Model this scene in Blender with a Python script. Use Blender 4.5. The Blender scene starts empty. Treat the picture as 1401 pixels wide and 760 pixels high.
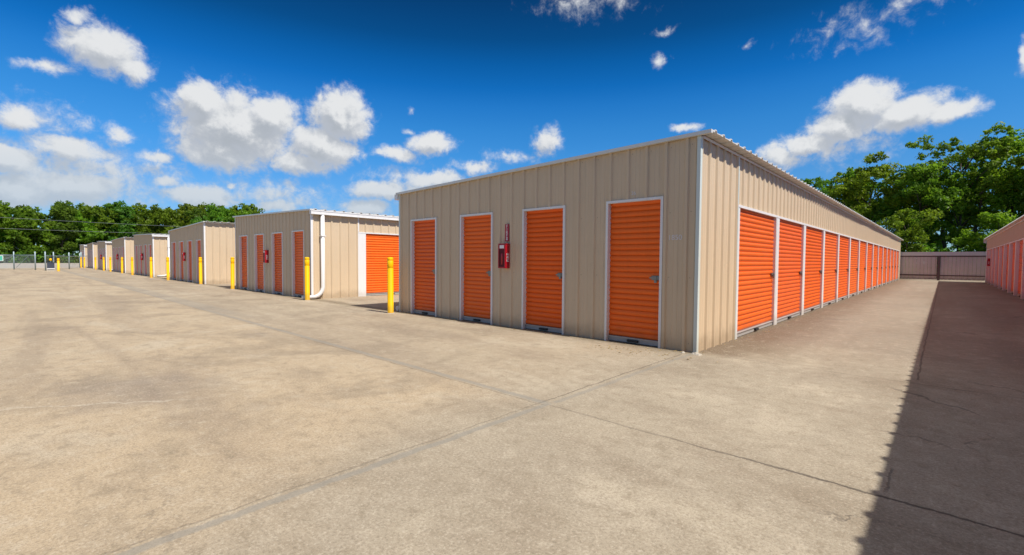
import bpy, math, random
import numpy as np
from mathutils import Vector, Matrix

D = bpy.data
scene = bpy.context.scene
COL = scene.collection
PI = math.pi
H_CAM = 1.40

# ------------------------------------------------------------------ helpers
def tag(o, label=None, cat=None, group=None, kind=None):
    if label: o['label'] = label
    if cat: o['category'] = cat
    if group: o['group'] = group
    if kind: o['kind'] = kind
    return o

def empty(name, loc=(0, 0, 0)):
    o = D.objects.new(name, None)
    o.location = loc
    o.empty_display_size = 0.2
    COL.objects.link(o)
    return o

class MB:
    """collects faces of one mesh"""
    def __init__(s):
        s.v, s.f, s.sm = [], [], []
    def poly(s, pts, smooth=False):
        b = len(s.v)
        s.v += [tuple(p) for p in pts]
        s.f.append(tuple(range(b, b + len(pts))))
        s.sm.append(smooth)
    def box(s, x0, x1, y0, y1, z0, z1):
        b = len(s.v)
        s.v += [(x0,y0,z0),(x1,y0,z0),(x1,y1,z0),(x0,y1,z0),(x0,y0,z1),(x1,y0,z1),(x1,y1,z1),(x0,y1,z1)]
        for q in ((0,3,2,1),(4,5,6,7),(0,1,5,4),(1,2,6,5),(2,3,7,6),(3,0,4,7)):
            s.f.append(tuple(b+i for i in q)); s.sm.append(False)
    def bar(s, a, b_, w, h, up=(0, 0, 1)):
        a, b_ = Vector(a), Vector(b_)
        d = (b_ - a).normalized(); u = Vector(up)
        r = d.cross(u).normalized(); u = r.cross(d).normalized()
        b = len(s.v)
        for p in (a, b_):
            for i, j in ((-1,-1),(1,-1),(1,1),(-1,1)):
                s.v.append(tuple(p + r*(i*w/2) + u*(j*h/2)))
        for q in ((0,1,2,3),(7,6,5,4),(0,4,5,1),(1,5,6,2),(2,6,7,3),(3,7,4,0)):
            s.f.append(tuple(b+i for i in q)); s.sm.append(False)
    def tube(s, pts, radii, n=12, caps=True, smooth=True):
        pts = [Vector(p) for p in pts]
        if not hasattr(radii, '__len__'): radii = [radii]*len(pts)
        b = len(s.v)
        prev = None
        for i, p in enumerate(pts):
            if i == 0: d = pts[1]-pts[0]
            elif i == len(pts)-1: d = pts[-1]-pts[-2]
            else: d = (pts[i+1]-pts[i]).normalized() + (pts[i]-pts[i-1]).normalized()
            d.normalize()
            if prev is None:
                a = Vector((1,0,0)) if abs(d.x) < 0.9 else Vector((0,1,0))
                r = d.cross(a).normalized()
            else:
                r = (prev - d*prev.dot(d)).normalized()
            prev = r
            u = d.cross(r)
            for k in range(n):
                t = 2*PI*k/n
                s.v.append(tuple(p + (r*math.cos(t) + u*math.sin(t))*radii[i]))
        for i in range(len(pts)-1):
            for k in range(n):
                k2 = (k+1) % n
                s.f.append((b+i*n+k, b+i*n+k2, b+(i+1)*n+k2, b+(i+1)*n+k)); s.sm.append(smooth)
        if caps:
            s.f.append(tuple(b+k for k in reversed(range(n)))); s.sm.append(False)
            e = b+(len(pts)-1)*n
            s.f.append(tuple(e+k for k in range(n))); s.sm.append(False)
    def lathe(s, prof, n=24, c=(0, 0), smooth=True):
        b = len(s.v)
        for r, z in prof:
            for k in range(n):
                t = 2*PI*k/n
                s.v.append((c[0]+r*math.cos(t), c[1]+r*math.sin(t), z))
        for i in range(len(prof)-1):
            for k in range(n):
                k2 = (k+1) % n
                s.f.append((b+i*n+k, b+i*n+k2, b+(i+1)*n+k2, b+(i+1)*n+k)); s.sm.append(smooth)
        e = b+(len(prof)-1)*n
        s.f.append(tuple(e+k for k in range(n))); s.sm.append(False)
    def build(s, name, mat, parent=None, loc=None, rotz=0.0):
        me = D.meshes.new(name)
        me.from_pydata(s.v, [], s.f)
        me.polygons.foreach_set('use_smooth', s.sm)
        me.materials.append(mat)
        me.update()
        o = D.objects.new(name, me)
        if loc: o.location = loc
        o.rotation_euler.z = rotz
        if parent: o.parent = parent
        COL.objects.link(o)
        return o

def copy_tree(o, parent=None):
    c = o.copy()
    COL.objects.link(c)
    c.parent = parent
    for ch in list(o.children):
        copy_tree(ch, c)
    return c

# ------------------------------------------------------------------ materials
class NT:
    """tiny expression helper over a node tree"""
    def __init__(s, nt): s.nt = nt
    def node(s, t, **kw):
        n = s.nt.nodes.new(t)
        for k, v in kw.items(): setattr(n, k, v)
        return n
    def link(s, a, b): s.nt.links.new(a, b)
    def put(s, sock, v):
        if isinstance(v, bpy.types.NodeSocket): s.link(v, sock)
        else: sock.default_value = v
    def m(s, op, a, b=None, c=None, clamp=False):
        n = s.node('ShaderNodeMath', operation=op, use_clamp=clamp)
        s.put(n.inputs[0], a)
        if b is not None: s.put(n.inputs[1], b)
        if c is not None: s.put(n.inputs[2], c)
        return n.outputs[0]
    def vm(s, op, a, b=None, c=None, out=0):
        n = s.node('ShaderNodeVectorMath', operation=op)
        s.put(n.inputs[0], a)
        if b is not None: s.put(n.inputs[1], b)
        if c is not None: s.put(n.inputs[2], c)
        return n.outputs[out]
    def noise(s, vec, scale, detail=4, rough=0.55, dist=0.0, out='Fac'):
        n = s.node('ShaderNodeTexNoise')
        if vec is not None: s.link(vec, n.inputs['Vector'])
        n.inputs['Scale'].default_value = scale
        n.inputs['Detail'].default_value = detail
        n.inputs['Roughness'].default_value = rough
        n.inputs['Distortion'].default_value = dist
        return n.outputs[out]
    def ramp(s, fac, stops, interp='LINEAR'):
        n = s.node('ShaderNodeValToRGB')
        cr = n.color_ramp; cr.interpolation = interp
        while len(cr.elements) < len(stops): cr.elements.new(0.5)
        for e, (p, c) in zip(cr.elements, stops):
            e.position = p
            e.color = (c, c, c, 1) if not hasattr(c, '__len__') else (*c[:3], 1)
        s.link(fac, n.inputs[0])
        return n.outputs[0]
    def mix(s, f, a, b, blend='MIX'):
        n = s.node('ShaderNodeMix', data_type='RGBA', blend_type=blend)
        s.put(n.inputs['Factor'], f)
        for k, v in (('A', a), ('B', b)):
            sock = [i for i in n.inputs if i.name == k and i.type == 'RGBA'][0]
            if isinstance(v, bpy.types.NodeSocket): s.link(v, sock)
            else: sock.default_value = (*v[:3], 1)
        return [o for o in n.outputs if o.type == 'RGBA'][0]
    def smooth(s, v, a, b):
        n = s.node('ShaderNodeMapRange', interpolation_type='SMOOTHSTEP')
        s.put(n.inputs[0], v); n.inputs[1].default_value = a; n.inputs[2].default_value = b
        return n.outputs[0]
    def mapping(s, vec, scale=(1,1,1), loc=(0,0,0)):
        return s.vm('MULTIPLY_ADD', vec, scale, loc)

def new_mat(name):
    m = D.materials.new(name); m.use_nodes = True
    nt = m.node_tree
    b = nt.nodes['Principled BSDF']
    return m, NT(nt), b

def painted(name, col, rough=0.45, var=0.10, grime=0.25, gcol=(0.12, 0.10, 0.075), bump=0.0, spec=0.4, metallic=0.0, streak=True, fade=False, screws=False):
    m, n, b = new_mat(name)
    g = n.node('ShaderNodeNewGeometry').outputs['Position']
    a = n.noise(g, 1.3, 5, 0.6)
    base = n.mix(a, tuple(c*(1-var) for c in col), tuple(min(1, c*(1+var)) for c in col))
    if streak:
        st = n.noise(n.mapping(g, (9, 9, 0.45)), 1.0, 4, 0.6)
        st = n.smooth(st, 0.50, 0.78)
        sp = n.noise(g, 5.5, 5, 0.65)
        sp = n.smooth(sp, 0.58, 0.80)
        fac = n.m('MULTIPLY', n.m('ADD', n.m('MULTIPLY', st, 0.6), n.m('MULTIPLY', sp, 0.5)), grime, clamp=True)
        base = n.mix(fac, base, gcol)
        # splash-back dirt near the ground
        z = n.node('ShaderNodeSeparateXYZ'); n.link(g, z.inputs[0])
        lo = n.m('ADD', z.outputs[2], n.m('MULTIPLY', n.noise(g, 4.0, 4), -0.35))
        lo = n.smooth(lo, 0.16, -0.12)
        base = n.mix(n.m('MULTIPLY', lo, min(1, grime*1.6)), base, gcol)
    if screws:
        s3 = n.node('ShaderNodeSeparateXYZ'); n.link(g, s3.inputs[0])
        def dots(sv, ph, other):
            a = n.m('ABSOLUTE', n.m('MULTIPLY', n.m('SUBTRACT', n.m('FRACT', n.m('ADD', n.m('DIVIDE', n.m('SUBTRACT', sv, ph), 0.335), 0.28)), 0.5), 0.335))
            z = n.m('ABSOLUTE', n.m('MULTIPLY', n.m('SUBTRACT', n.m('FRACT', n.m('DIVIDE', n.m('SUBTRACT', s3.outputs[2], -0.38), 1.02)), 0.5), 1.02))
            d = n.m('SQRT', n.m('ADD', n.m('MULTIPLY', a, a), n.m('MULTIPLY', z, z)))
            return n.m('MULTIPLY', n.m('LESS_THAN', d, 0.0075), n.m('LESS_THAN', n.m('ABSOLUTE', other), 0.06))
        sc = n.m('MAXIMUM', dots(s3.outputs[0], -0.18, s3.outputs[1]), dots(s3.outputs[1], 0.06, s3.outputs[0]))
        base = n.mix(n.m('MULTIPLY', sc, 0.65), base, (0.16, 0.13, 0.10))
    if fade:
        oi = n.node('ShaderNodeObjectInfo').outputs['Random']
        h2 = n.node('ShaderNodeHueSaturation')
        n.link(n.m('MULTIPLY_ADD', oi, 0.004, 0.4985), h2.inputs['Hue'])
        n.link(n.m('MULTIPLY_ADD', n.m('FRACT', n.m('MULTIPLY', oi, 7.31)), 0.02, 0.99), h2.inputs['Saturation'])
        n.link(n.m('MULTIPLY_ADD', n.m('FRACT', n.m('MULTIPLY', oi, 3.77)), 0.10, 0.93), h2.inputs['Value'])
        n.link(base, h2.inputs['Color'])
        ch = n.smooth(n.noise(n.mapping(g, (1.2, 1.2, 3.5)), 1.4, 5, 0.6), 0.46, 0.74)
        base = n.mix(n.m('MULTIPLY', ch, 0.07), h2.outputs[0], (min(1, col[0]*1.02), col[1]*1.45, col[2]*2.6))
    n.link(base, b.inputs['Base Color'])
    rr = n.noise(g, 6, 3)
    n.link(n.m('MULTIPLY_ADD', rr, 0.25, rough-0.12), b.inputs['Roughness'])
    b.inputs['Specular IOR Level'].default_value = spec
    b.inputs['Metallic'].default_value = metallic
    if bump:
        bn = n.node('ShaderNodeBump'); bn.inputs['Strength'].default_value = bump; bn.inputs['Distance'].default_value = 0.02
        n.link(n.noise(n.mapping(g, (1.0, 1.0, 0.35)), 2.2, 3, 0.5), bn.inputs['Height'])
        n.link(bn.outputs[0], b.inputs['Normal'])
    return m

M = {}
M['tan'] = painted('tan_siding', (0.605, 0.474, 0.322), 0.5, 0.06, 0.26, (0.26, 0.19, 0.12), bump=0.25, spec=0.3, screws=True)
M['orange'] = painted('orange_door_paint', (0.82, 0.134, 0.011), 0.42, 0.06, 0.20, (0.30, 0.07, 0.02), spec=0.35, fade=True, bump=0.12)
M['trim'] = painted('white_trim', (0.74, 0.73, 0.72), 0.4, 0.05, 0.22, (0.33, 0.29, 0.24))
M['cornertrim'] = painted('pale_corner_trim', (0.60, 0.66, 0.62), 0.4, 0.05, 0.2, (0.33, 0.31, 0.26))
M['roof'] = painted('galvanised_roof', (0.66, 0.65, 0.61), 0.35, 0.08, 0.2, (0.32, 0.29, 0.24), spec=0.5)
M['bar'] = painted('grey_bottom_bar', (0.62, 0.61, 0.60), 0.45, 0.08, 0.3, (0.12, 0.11, 0.09))
M['steel'] = painted('dull_steel', (0.24, 0.23, 0.21), 0.4, 0.08, 0.2, metallic=0.6, streak=False)
M['dark'] = painted('black_rubber', (0.025, 0.025, 0.027), 0.7, 0.1, 0, streak=False)
M['brass'] = painted('brass_lock', (0.45, 0.33, 0.13), 0.35, 0.1, 0, metallic=0.7, streak=False)
M['yellow'] = painted('yellow_bollard', (0.92, 0.50, 0.001), 0.5, 0.06, 0.30, (0.22, 0.13, 0.03), spec=0.2, bump=0.1)
M['red'] = painted('red_cabinet', (0.36, 0.004, 0.014), 0.35, 0.08, 0.0, streak=False, spec=0.5)
M['redglass'] = painted('dark_red_window', (0.10, 0.003, 0.007), 0.35, 0.05, 0.0, streak=False, spec=0.2)
M['redsign'] = painted('red_sign', (0.36, 0.012, 0.03), 0.4, 0.05, 0.0, streak=False)
M['white'] = painted('white_print', (0.78, 0.76, 0.76), 0.5, 0.03, 0.0, streak=False)
M['faded'] = painted('faded_print', (0.66, 0.64, 0.66), 0.6, 0.05, 0.0, streak=False)
M['fencewood'] = painted('weathered_panel', (0.47, 0.40, 0.41), 0.6, 0.14, 0.45, (0.14, 0.10, 0.10), bump=0.2)
M['fencecap'] = painted('fence_cap', (0.52, 0.49, 0.50), 0.55, 0.1, 0.3, (0.2, 0.17, 0.16))
M['fencerail'] = painted('fence_rail', (0.10, 0.065, 0.07), 0.7, 0.15, 0.1)
M['galv'] = painted('galvanised_post', (0.30, 0.38, 0.40), 0.4, 0.06, 0.1, metallic=0.2, streak=False)
M['gatebox'] = painted('dark_machine_box', (0.05, 0.06, 0.085), 0.45, 0.1, 0.1)
M['wire'] = painted('power_wire', (0.16, 0.18, 0.18), 0.5, 0.05, 0, streak=False)
M['signwhite'] = painted('sign_white', (0.72, 0.72, 0.70), 0.5, 0.03, 0, streak=False)
M['signgreen'] = painted('sign_green', (0.08, 0.42, 0.30), 0.5, 0.03, 0, streak=False)
M['mortar'] = painted('spilled_mortar', (0.44, 0.40, 0.33), 0.9, 0.15, 0.1, streak=False, bump=0.5)
M['deadleaf'] = painted('dead_leaf', (0.42, 0.30, 0.12), 0.8, 0.25, 0, streak=False)
M['bark'] = painted('bark', (0.085, 0.065, 0.05), 0.9, 0.3, 0, streak=False, bump=0.8)

def chain_mat():
    m, n, b = new_mat('chain_link_mesh')
    g = n.node('ShaderNodeNewGeometry').outputs['Position']
    s = n.node('ShaderNodeSeparateXYZ'); n.link(g, s.inputs[0])
    k = 2*PI/0.10
    p = n.m('ADD', s.outputs[1], s.outputs[2]); q = n.m('SUBTRACT', s.outputs[1], s.outputs[2])
    w = n.m('MAXIMUM', n.m('ABSOLUTE', n.m('SINE', n.m('MULTIPLY', p, k/2))), n.m('ABSOLUTE', n.m('SINE', n.m('MULTIPLY', q, k/2))))
    fac = n.m('GREATER_THAN', w, 0.985)
    b.inputs['Base Color'].default_value = (0.33, 0.38, 0.38, 1)
    b.inputs['Roughness'].default_value = 0.5
    t = n.node('ShaderNodeBsdfTransparent'); mx = n.node('ShaderNodeMixShader')
    n.link(fac, mx.inputs[0]); n.link(t.outputs[0], mx.inputs[1]); n.link(b.outputs[0], mx.inputs[2])
    n.link(mx.outputs[0], n.nt.nodes['Material Output'].inputs['Surface'])
    return m
M['chain'] = chain_mat()

def leaf_mat(name, dark, light, yellow):
    m, n, b = new_mat(name)
    g = n.node('ShaderNodeNewGeometry')
    oi = n.node('ShaderNodeObjectInfo')
    p = g.outputs['Position']
    a = n.noise(p, 0.55, 3, 0.6)
    c = n.noise(p, 6.0, 2, 0.6)
    f = n.smooth(n.m('ADD', n.m('MULTIPLY', a, 0.65), n.m('MULTIPLY', c, 0.35)), 0.35, 0.66)
    col = n.mix(f, dark, light)
    col = n.mix(n.m('MULTIPLY', n.smooth(n.noise(p, 1.1, 3), 0.58, 0.72), 0.6), col, yellow)
    hs = n.node('ShaderNodeHueSaturation')
    n.link(n.m('MULTIPLY_ADD', oi.outputs['Random'], 0.05, 0.475), hs.inputs['Hue'])
    n.link(n.m('MULTIPLY_ADD', oi.outputs['Random'], 0.35, 0.85), hs.inputs['Value'])
    n.link(col, hs.inputs['Color'])
    n.link(hs.outputs[0], b.inputs['Base Color'])
    b.inputs['Roughness'].default_value = 0.5
    b.inputs['Specular IOR Level'].default_value = 0.3
    tr = n.node('ShaderNodeBsdfTranslucent'); n.link(hs.outputs[0], tr.inputs[0])
    mx = n.node('ShaderNodeMixShader'); mx.inputs[0].default_value = 0.58
    n.link(b.outputs[0], mx.inputs[1]); n.link(tr.outputs[0], mx.inputs[2])
    n.link(mx.outputs[0], n.nt.nodes['Material Output'].inputs['Surface'])
    return m
M['leaf_light'] = leaf_mat('leaves_light', (0.11, 0.23, 0.013), (0.27, 0.46, 0.024), (0.36, 0.44, 0.03))
M['leaf_mid'] = leaf_mat('leaves_mid', (0.10, 0.21, 0.014), (0.22, 0.40, 0.022), (0.29, 0.38, 0.03))
M['leaf_dark'] = leaf_mat('leaves_dark', (0.065, 0.145, 0.016), (0.165, 0.30, 0.026), (0.17, 0.27, 0.03))
M['leaf_far'] = leaf_mat('leaves_far', (0.08, 0.16, 0.012), (0.23, 0.37, 0.022), (0.26, 0.33, 0.03))

# ------------------------------------------------------------------ concrete pavement
def concrete_mat():
    m, n, b = new_mat('old_concrete')
    g = n.node('ShaderNodeNewGeometry').outputs['Position']
    sp = n.node('ShaderNodeSeparateXYZ'); n.link(g, sp.inputs[0])
    X, Y = sp.outputs[0], sp.outputs[1]
    big = n.noise(g, 0.22, 6, 0.6, 0.4)
    med = n.noise(n.mapping(g, (0.6, 1.25, 1)), 1.1, 7, 0.62, 0.6)
    fine = n.noise(g, 52, 6, 0.8)
    mot = n.noise(g, 7.5, 6, 0.7, 0.5)
    grit = n.noise(g, 130, 3, 0.7)
    # warm tan field on the left, greyer slabs by the near building
    warm = n.smooth(n.m('ADD', X, n.m('MULTIPLY', n.m('SUBTRACT', big, 0.5), 5.0)), 0.6, -1.6)
    south = n.smooth(Y, -3.3, -3.8)
    warm = n.m('MULTIPLY', warm, n.m('MULTIPLY_ADD', south, 0.5, 0.5))
    col = n.mix(warm, (0.355, 0.303, 0.226), (0.460, 0.362, 0.240))
    col = n.mix(n.m('MULTIPLY', n.smooth(big, 0.42, 0.68), 0.30), col, (0.46, 0.395, 0.285))
    blot = n.noise(g, 0.62, 7, 0.6, 0.8)
    col = n.mix(n.m('MULTIPLY', n.smooth(blot, 0.50, 0.66), 0.50), col, (0.245, 0.198, 0.138))
    col = n.mix(n.m('MULTIPLY', n.smooth(blot, 0.46, 0.34), 0.45), col, (0.53, 0.46, 0.345))
    # weathered dark blotches
    col = n.mix(n.m('MULTIPLY', n.smooth(med, 0.48, 0.74), 0.52), col, (0.235, 0.185, 0.130))
    col = n.mix(n.m('MULTIPLY', n.smooth(med, 0.44, 0.26), 0.40), col, (0.52, 0.45, 0.35))
    # broad wheel streaks along the drive
    stx = n.noise(n.mapping(g, (0.10, 0.9, 1), (3.1, 7.7, 0)), 1.0, 5, 0.6, 0.5)
    far_l = n.smooth(X, 0.5, -3.0)
    col = n.mix(n.m('MULTIPLY', n.m('MULTIPLY', n.smooth(stx, 0.46, 0.64), 0.45), far_l), col, (0.250, 0.195, 0.140))
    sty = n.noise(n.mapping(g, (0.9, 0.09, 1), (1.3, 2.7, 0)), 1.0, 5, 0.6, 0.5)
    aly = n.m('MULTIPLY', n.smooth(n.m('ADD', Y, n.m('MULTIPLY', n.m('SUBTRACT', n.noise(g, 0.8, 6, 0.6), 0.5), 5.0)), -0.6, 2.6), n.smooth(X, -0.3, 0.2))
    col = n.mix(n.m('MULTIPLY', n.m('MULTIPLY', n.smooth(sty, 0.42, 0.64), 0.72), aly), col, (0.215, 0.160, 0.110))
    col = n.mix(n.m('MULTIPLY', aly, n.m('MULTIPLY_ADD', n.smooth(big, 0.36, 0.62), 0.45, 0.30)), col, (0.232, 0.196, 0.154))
    # run-off stain beside the wall
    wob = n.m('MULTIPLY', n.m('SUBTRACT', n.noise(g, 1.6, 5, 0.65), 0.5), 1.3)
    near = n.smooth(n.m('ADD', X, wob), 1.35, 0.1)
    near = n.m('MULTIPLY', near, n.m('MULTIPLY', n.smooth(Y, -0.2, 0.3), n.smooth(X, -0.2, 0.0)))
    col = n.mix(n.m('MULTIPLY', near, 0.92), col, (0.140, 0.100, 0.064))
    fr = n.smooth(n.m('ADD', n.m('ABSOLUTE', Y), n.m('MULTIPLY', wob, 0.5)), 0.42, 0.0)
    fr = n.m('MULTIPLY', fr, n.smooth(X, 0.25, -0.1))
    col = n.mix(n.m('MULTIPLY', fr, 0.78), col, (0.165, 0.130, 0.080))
    # dark oily patch at the far left of the near field
    pv = n.vm('SUBTRACT', g, (-3.6, -6.25, 0)); pv = n.vm('MULTIPLY', pv, (0.9, 1.25, 0))
    pd = n.vm('LENGTH', pv, out=1)
    pp = n.smooth(n.m('ADD', pd, n.m('MULTIPLY', n.m('SUBTRACT', n.noise(g, 2.2, 6, 0.65), 0.5), 1.6)), 1.1, 0.2)
    col = n.mix(n.m('MULTIPLY', pp, 0.5), col, (0.20, 0.165, 0.135))
    # mottling and grit
    col = n.mix(n.m('MULTIPLY', n.smooth(mot, 0.50, 0.68), 0.46), col, (0.225, 0.180, 0.120))
    col = n.mix(n.m('MULTIPLY', n.smooth(mot, 0.48, 0.32), 0.36), col, (0.54, 0.47, 0.36))
    col = n.mix(n.m('MULTIPLY', n.smooth(fine, 0.50, 0.62), 0.55), col, (0.185, 0.150, 0.110))
    col = n.mix(n.m('MULTIPLY', n.smooth(fine, 0.47, 0.37), 0.50), col, (0.60, 0.53, 0.43))
    col = n.mix(n.m('MULTIPLY', n.smooth(grit, 0.54, 0.66), 0.45), col, (0.12, 0.10, 0.08))
    # small dark spots
    vo = n.node('ShaderNodeTexVoronoi'); n.link(g, vo.inputs['Vector']); vo.inputs['Scale'].default_value = 2.3
    spot = n.m('LESS_THAN', vo.outputs['Distance'], n.m('MULTIPLY', n.smooth(n.noise(g, 1.7, 2), 0.5, 0.75), 0.035))
    col = n.mix(n.m('MULTIPLY', spot, 0.6), col, (0.09, 0.07, 0.06))
    oil = n.node('ShaderNodeTexVoronoi'); n.link(n.vm('MULTIPLY_ADD', n.noise(g, 2.4, 4, 0.6, out='Color'), (0.5, 0.5, 0), g), oil.inputs['Vector']); oil.inputs['Scale'].default_value = 0.33
    od = n.m('MULTIPLY', n.smooth(oil.outputs['Distance'], 0.22, 0.06), n.smooth(n.noise(g, 0.4, 2), 0.50, 0.58))
    col = n.mix(n.m('MULTIPLY', od, 0.38), col, (0.16, 0.135, 0.11))
    # ---- joints
    jn = n.m('MULTIPLY', n.m('SUBTRACT', n.noise(g, 3.0, 5, 0.7), 0.5), 0.09)
    jf = n.m('MULTIPLY', n.m('SUBTRACT', n.noise(g, 26.0, 3, 0.7), 0.5), 0.03)
    jw = n.m('ADD', jn, jf)
    def rng(v, a, b_, e=0.02):
        return n.m('MULTIPLY', n.smooth(v, a, a+e), n.smooth(v, b_, b_-e))
    def line(v, c, w):
        d = n.m('ABSOLUTE', n.m('ADD', n.m('SUBTRACT', v, c), jw))
        return n.smooth(d, w, w*0.45)
    def add(a, b_): return n.m('MAXIMUM', a, b_)
    # wide sealed joints
    seal = n.m('MULTIPLY', line(X, -0.04, 0.048), n.smooth(Y, -3.50, -3.58))
    seal = add(seal, n.m('MULTIPLY', line(Y, -3.55, 0.060), n.smooth(X, -0.02, -0.1)))
    seal = add(seal, n.m('MULTIPLY', n.m('MULTIPLY', line(Y, -3.35, 0.32), n.smooth(X, -7.5, -13.0)), 0.55))
    seal = add(seal, n.m('MULTIPLY', n.m('MULTIPLY', line(X, -0.02, 0.045), rng(Y, -3.5, -0.1)), 0.8))
    col = n.mix(n.m('MULTIPLY', seal, 0.60), col, (0.245, 0.235, 0.205))
    # dark open joints and cracks
    crk = n.m('MULTIPLY', n.m('MULTIPLY', line(Y, -3.585, 0.018), n.smooth(X, -0.1, 0.1)), n.m('MULTIPLY_ADD', n.smooth(X, 0.8, 2.4), 0.6, 0.4))
    crk = add(crk, n.m('MULTIPLY', n.m('MULTIPLY', line(Y, -3.62, 0.014), n.smooth(X, 0.0, -0.1)), 0.45))
    crk = add(crk, n.m('MULTIPLY', n.m('MULTIPLY', line(X, -0.12, 0.014), n.smooth(Y, -0.1, -0.3)), n.m('MULTIPLY_ADD', n.smooth(Y, -3.9, -3.2), 0.25, 0.32)))
    jb = n.m('MULTIPLY', n.smooth(n.noise(g, 2.0, 3), 0.40, 0.55), 0.8)
    crk = add(crk, n.m('MULTIPLY', n.m('MULTIPLY', line(Y, 0.02, 0.016), n.smooth(X, 0.3, 0.5)), n.m('MULTIPLY_ADD', n.smooth(X, 2.3, 2.6), 0.4, n.m('MULTIPLY', jb, 0.6))))
    crk = add(crk, n.m('MULTIPLY', n.m('MULTIPLY', line(X, 2.56, 0.013), n.smooth(Y, 0.2, 0.3)), 0.75))
    crk = add(crk, n.m('MULTIPLY', n.m('MULTIPLY', line(X, 2.53, 0.011), rng(Y, -3.55, -3.0, 0.1)), 0.6))
    crk = add(crk, n.m('MULTIPLY', n.m('MULTIPLY', line(Y, 9.1, 0.018), n.smooth(X, 0.0, 0.1)), 0.5))
    crk = add(crk, n.m('MULTIPLY', n.m('MULTIPLY', line(Y, 18.2, 0.02), n.smooth(X, 0.0, 0.1)), 0.5))
    # random hairline cracks
    wv = n.vm('MULTIPLY_ADD', n.noise(g, 0.9, 6, 0.65, out='Color'), (1.3, 1.3, 0), g)
    v2 = n.node('ShaderNodeTexVoronoi', feature='DISTANCE_TO_EDGE'); n.link(wv, v2.inputs['Vector']); v2.inputs['Scale'].default_value = 0.42
    hair = n.m('MULTIPLY', n.smooth(v2.outputs['Distance'], 0.0075, 0.002), n.smooth(n.noise(g, 0.5, 3), 0.52, 0.62))
    crk = add(crk, n.m('MULTIPLY', hair, n.m('MULTIPLY_ADD', n.smooth(X, 1.0, 2.6), 0.45, 0.22)))
    col = n.mix(n.m('MULTIPLY', crk, 0.78), col, (0.075, 0.062, 0.050))
    # pale patched crack in the left field
    u = n.m('ADD', n.m('ADD', n.m('MULTIPLY', X, 0.833), n.m('MULTIPLY', Y, -0.553)), n.m('MULTIPLY', n.m('SUBTRACT', n.noise(g, 1.5, 6, 0.7), 0.5), 0.62))
    pc = n.m('MULTIPLY', n.smooth(n.m('ABSOLUTE', n.m('ADD', u, -1.03)), 0.022, 0.008), n.smooth(Y, -5.7, -6.2))
    col = n.mix(n.m('MULTIPLY', pc, 0.45), col, (0.55, 0.49, 0.40))
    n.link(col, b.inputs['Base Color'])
    b.inputs['Roughness'].default_value = 0.86
    b.inputs['Specular IOR Level'].default_value = 0.25
    h = n.m('ADD', n.m('MULTIPLY', fine, 0.5), n.m('MULTIPLY', grit, 0.35))
    h = n.m('SUBTRACT', h, n.m('MULTIPLY', crk, 1.6))
    h = n.m('ADD', h, n.m('MULTIPLY', med, 0.8))
    bn = n.node('ShaderNodeBump'); bn.inputs['Strength'].default_value = 0.45; bn.inputs['Distance'].default_value = 0.012
    n.link(h, bn.inputs['Height']); n.link(bn.outputs[0], b.inputs['Normal'])
    return m
M['concrete'] = concrete_mat()

def simple_ground(name, c1, c2, scale):
    m, n, b = new_mat(name)
    g = n.node('ShaderNodeNewGeometry').outputs['Position']
    f = n.noise(g, scale, 6, 0.65)
    n.link(n.mix(n.smooth(f, 0.35, 0.7), c1, c2), b.inputs['Base Color'])
    b.inputs['Roughness'].default_value = 0.95
    return m
M['farroad'] = simple_ground('far_road_concrete', (0.36, 0.32, 0.27), (0.46, 0.42, 0.37), 0.15)
M['soil'] = simple_ground('grass_ground', (0.05, 0.085, 0.02), (0.10, 0.12, 0.04), 0.3)

def sheet(name, x0, x1, y0, y1, z, mat):
    mb = MB(); mb.poly([(x0,y0,z),(x1,y0,z),(x1,y1,z),(x0,y1,z)])
    o = mb.build(name, mat); tag(o, kind='structure'); return o
o = sheet('ground', -1500, 1500, -1500, 1500, -0.06, M['soil'])
tag(o, 'flat grassy ground stretching to the horizon beyond the yard', 'ground')
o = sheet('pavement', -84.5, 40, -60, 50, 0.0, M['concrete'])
tag(o, 'stained tan concrete yard with sealed joints and hairline cracks', 'pavement')
o = sheet('road', -161, -84.6, -90, 60, -0.03, M['farroad'])
tag(o, 'pale concrete road beyond the chain link fence', 'road')

# ------------------------------------------------------------------ corrugated siding
PITCH = 0.335
PROF = [(-0.042, 0), (-0.022, 0.030), (0.022, 0.030), (0.042, 0), (0.118, 0), (0.124, 0.004), (0.136, 0.004), (0.142, 0),
        (0.193, 0), (0.199, 0.004), (0.211, 0.004), (0.217, 0)]
def siding_offsets(s0, s1, phase):
    pts = [(s0, None), (s1, None)]
    k0 = int(math.floor((s0-phase)/PITCH))-1; k1 = int(math.ceil((s1-phase)/PITCH))+1
    allp = []
    for k in range(k0, k1+1):
        for ds, h in PROF: allp.append((phase+k*PITCH+ds, h))
    allp.sort()
    def at(s):
        for (a, ha), (b, hb) in zip(allp, allp[1:]):
            if a <= s <= b: return ha + (hb-ha)*((s-a)/max(1e-9, b-a))
        return 0
    out = [(s0, at(s0))] + [(s, h) for s, h in allp if s0+1e-4 < s < s1-1e-4] + [(s1, at(s1))]
    return out
def siding(mb, origin, d, nrm, s0, s1, z0, z1, phase=0.0, flip=False):
    """vertical ribbed sheet from s0 to s1 along d; z1 may be a function of s"""
    o, d, nrm = Vector(origin), Vector(d), Vector(nrm)
    zt = z1 if callable(z1) else (lambda s: z1)
    offs = siding_offsets(s0, s1, phase)
    for (a, ha), (b_, hb) in zip(offs, offs[1:]):
        p = o + d*a + nrm*ha; q = o + d*b_ + nrm*hb
        quad = [(p.x,p.y,z0), (q.x,q.y,z0), (q.x,q.y,zt(b_)), (p.x,p.y,zt(a))]
        mb.poly(quad if not flip else quad[::-1])

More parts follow.
